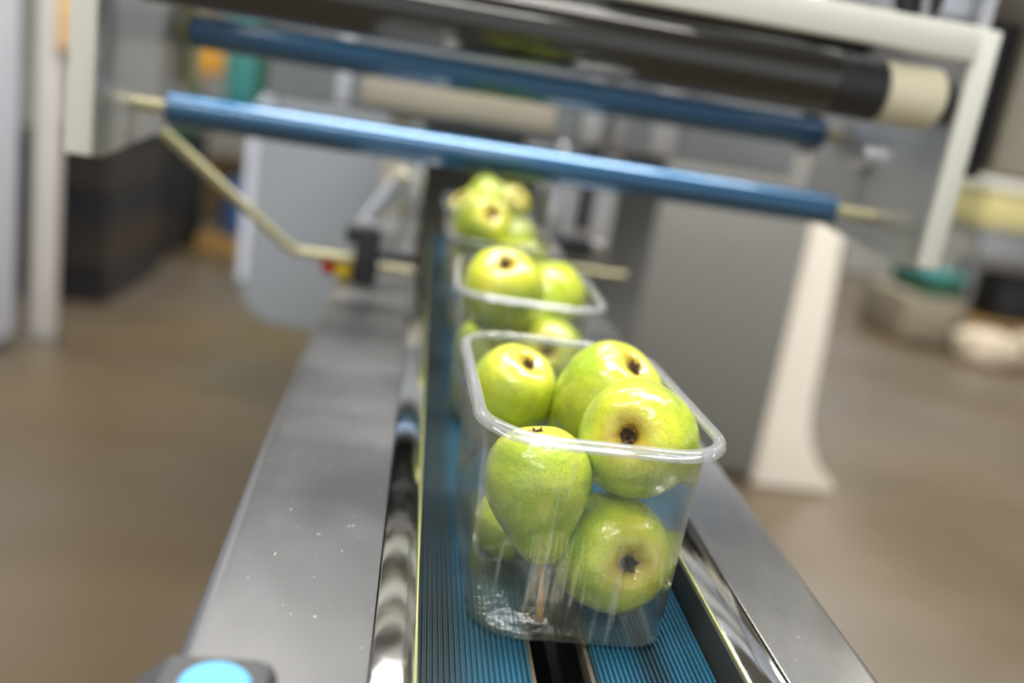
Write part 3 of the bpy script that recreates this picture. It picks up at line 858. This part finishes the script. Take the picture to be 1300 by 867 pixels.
for k, (x, y, w, h, lab) in enumerate(((-1.55, 8.2, .5, .42, 'brown cardboard box on the floor under the orange rack, left one'), (-0.95, 8.3, .45, .36, 'brown cardboard box on the floor beyond the blue drum'))):
    t = thing('cardboard_box', (x, y, 0), lab, 'box')
    obj('carton', box(new(), (x - w / 2, y - .2, 0), (x + w / 2, y + .2, h), .003), M['card'], t)
    obj('tape', box(new(), (x - .03, y - .201, h - .001), (x + .03, y + .201, h + .001)), M['beige'], t)

# ------------------------------------------------------------------ right background
wt = thing('work_table', (4.6, 6.5, 0), 'steel work table in the blurred right background', 'table')
obj('table_top', box(new(), (3.95, 6.10, 0.84), (6.2, 7.0, 0.90), .005), M['steel'], wt)
obj('apron', box(new(), (3.98, 6.11, 0.62), (6.18, 6.16, 0.84), .004), M['steel'], wt)
for x in (3.98, 6.10):
    for y in (6.13, 6.90):
        obj('leg', box(new(), (x, y, 0), (x + .06, y + .06, .84), .004), M['steel'], wt)
obj('lower_shelf', box(new(), (4.04, 6.15, 0.20), (6.10, 6.95, 0.23), .003), M['wood'], wt)
yc = thing('pale_yellow_crate', (4.5, 6.5, 0.90), 'pale yellow crate on the steel work table', 'crate')
obj('shell', box(new(), (3.98, 6.18, .90), (5.0, 6.85, 1.20), .02), M['paleyellow'], yc)
obj('lip', box(new(), (3.95, 6.15, 1.17), (5.03, 6.88, 1.235), .01), M['cream'], yc)
bc = thing('black_case', (4.75, 6.5, .23), 'black case on the lower shelf of the work table', 'case')
obj('body', box(new(), (4.30, 6.2, .232), (5.3, 6.8, .56), .02), M['black'], bc)
obj('lid', box(new(), (4.28, 6.18, .56), (5.32, 6.82, .60), .01), M['black'], bc)
tc_ = thing('teal_crate', (3.72, 6.35, 0.33), 'teal crate on the beige pallet box left of the work table', 'crate')
obj('shell', box(new(), (3.66, 6.1, .36), (3.93, 6.6, .52), .015), M['green'], tc_)
obj('lip', box(new(), (3.64, 6.08, .50), (3.945, 6.62, .54), .008), M['teal'], tc_)
wb = thing('pallet_box', (3.72, 6.4, 0), 'low dull beige box carrying the teal crate', 'box')
obj('body', box(new(), (3.52, 6.05, .03), (3.94, 6.7, .355), .01), M['dimbox'], wb)
obj('runner', box(new(), (3.54, 6.08, 0), (3.62, 6.66, .032)), M['wood'], wb)
obj('runner', box(new(), (3.78, 6.08, 0), (3.88, 6.66, .032)), M['wood'], wb)
def sack(loc, s, label, seed):
    bm = new()
    bmesh.ops.create_icosphere(bm, subdivisions=4, radius=1)
    for v in bm.verts:
        p = v.co.copy()
        d = 1 + .10 * noise.noise(p * 2.2 + Vector((seed, 0, 0)))
        q = Vector([math.copysign(abs(c) ** .62, c) for c in p]) * d
        v.co = Vector((q.x * s[0], q.y * s[1], max(0, (q.z + .85)) * s[2] * .55))
    for f in bm.faces: f.smooth = True
    me = bpy.data.meshes.new('sack'); bm.to_mesh(me); bm.free(); me.materials.append(M['sack'])
    o = link('sack', me); o.location = loc
    return tag(o, label, 'sack', 'pale sacks in the right background')
sack((4.55, 5.82, 0), (.26, .18, .26), 'pale rounded sack on the floor in front of the work table, right one', 1)
sack((4.02, 5.78, 0), (.20, .18, .22), 'smaller pale sack on the floor in front of the work table, left one', 4)
for k, (x, y, w, h, m, lab) in enumerate(((2.75, 7.2, .5, .42, 'card', 'tan cardboard carton in the right background beneath the side plate'), (3.28, 7.3, .35, .55, 'black', 'dark carton right of the tan carton beneath the side plate'))):
    t = thing('carton', (x, y, 0), lab, 'box')
    obj('body', box(new(), (x - w / 2, y - .25, 0), (x + w / 2, y + .25, h), .004), M[m], t)
    obj('flap', box(new(), (x - w / 2, y - .252, h), (x + w / 2, y - .01, h + .006)), M[m], t)
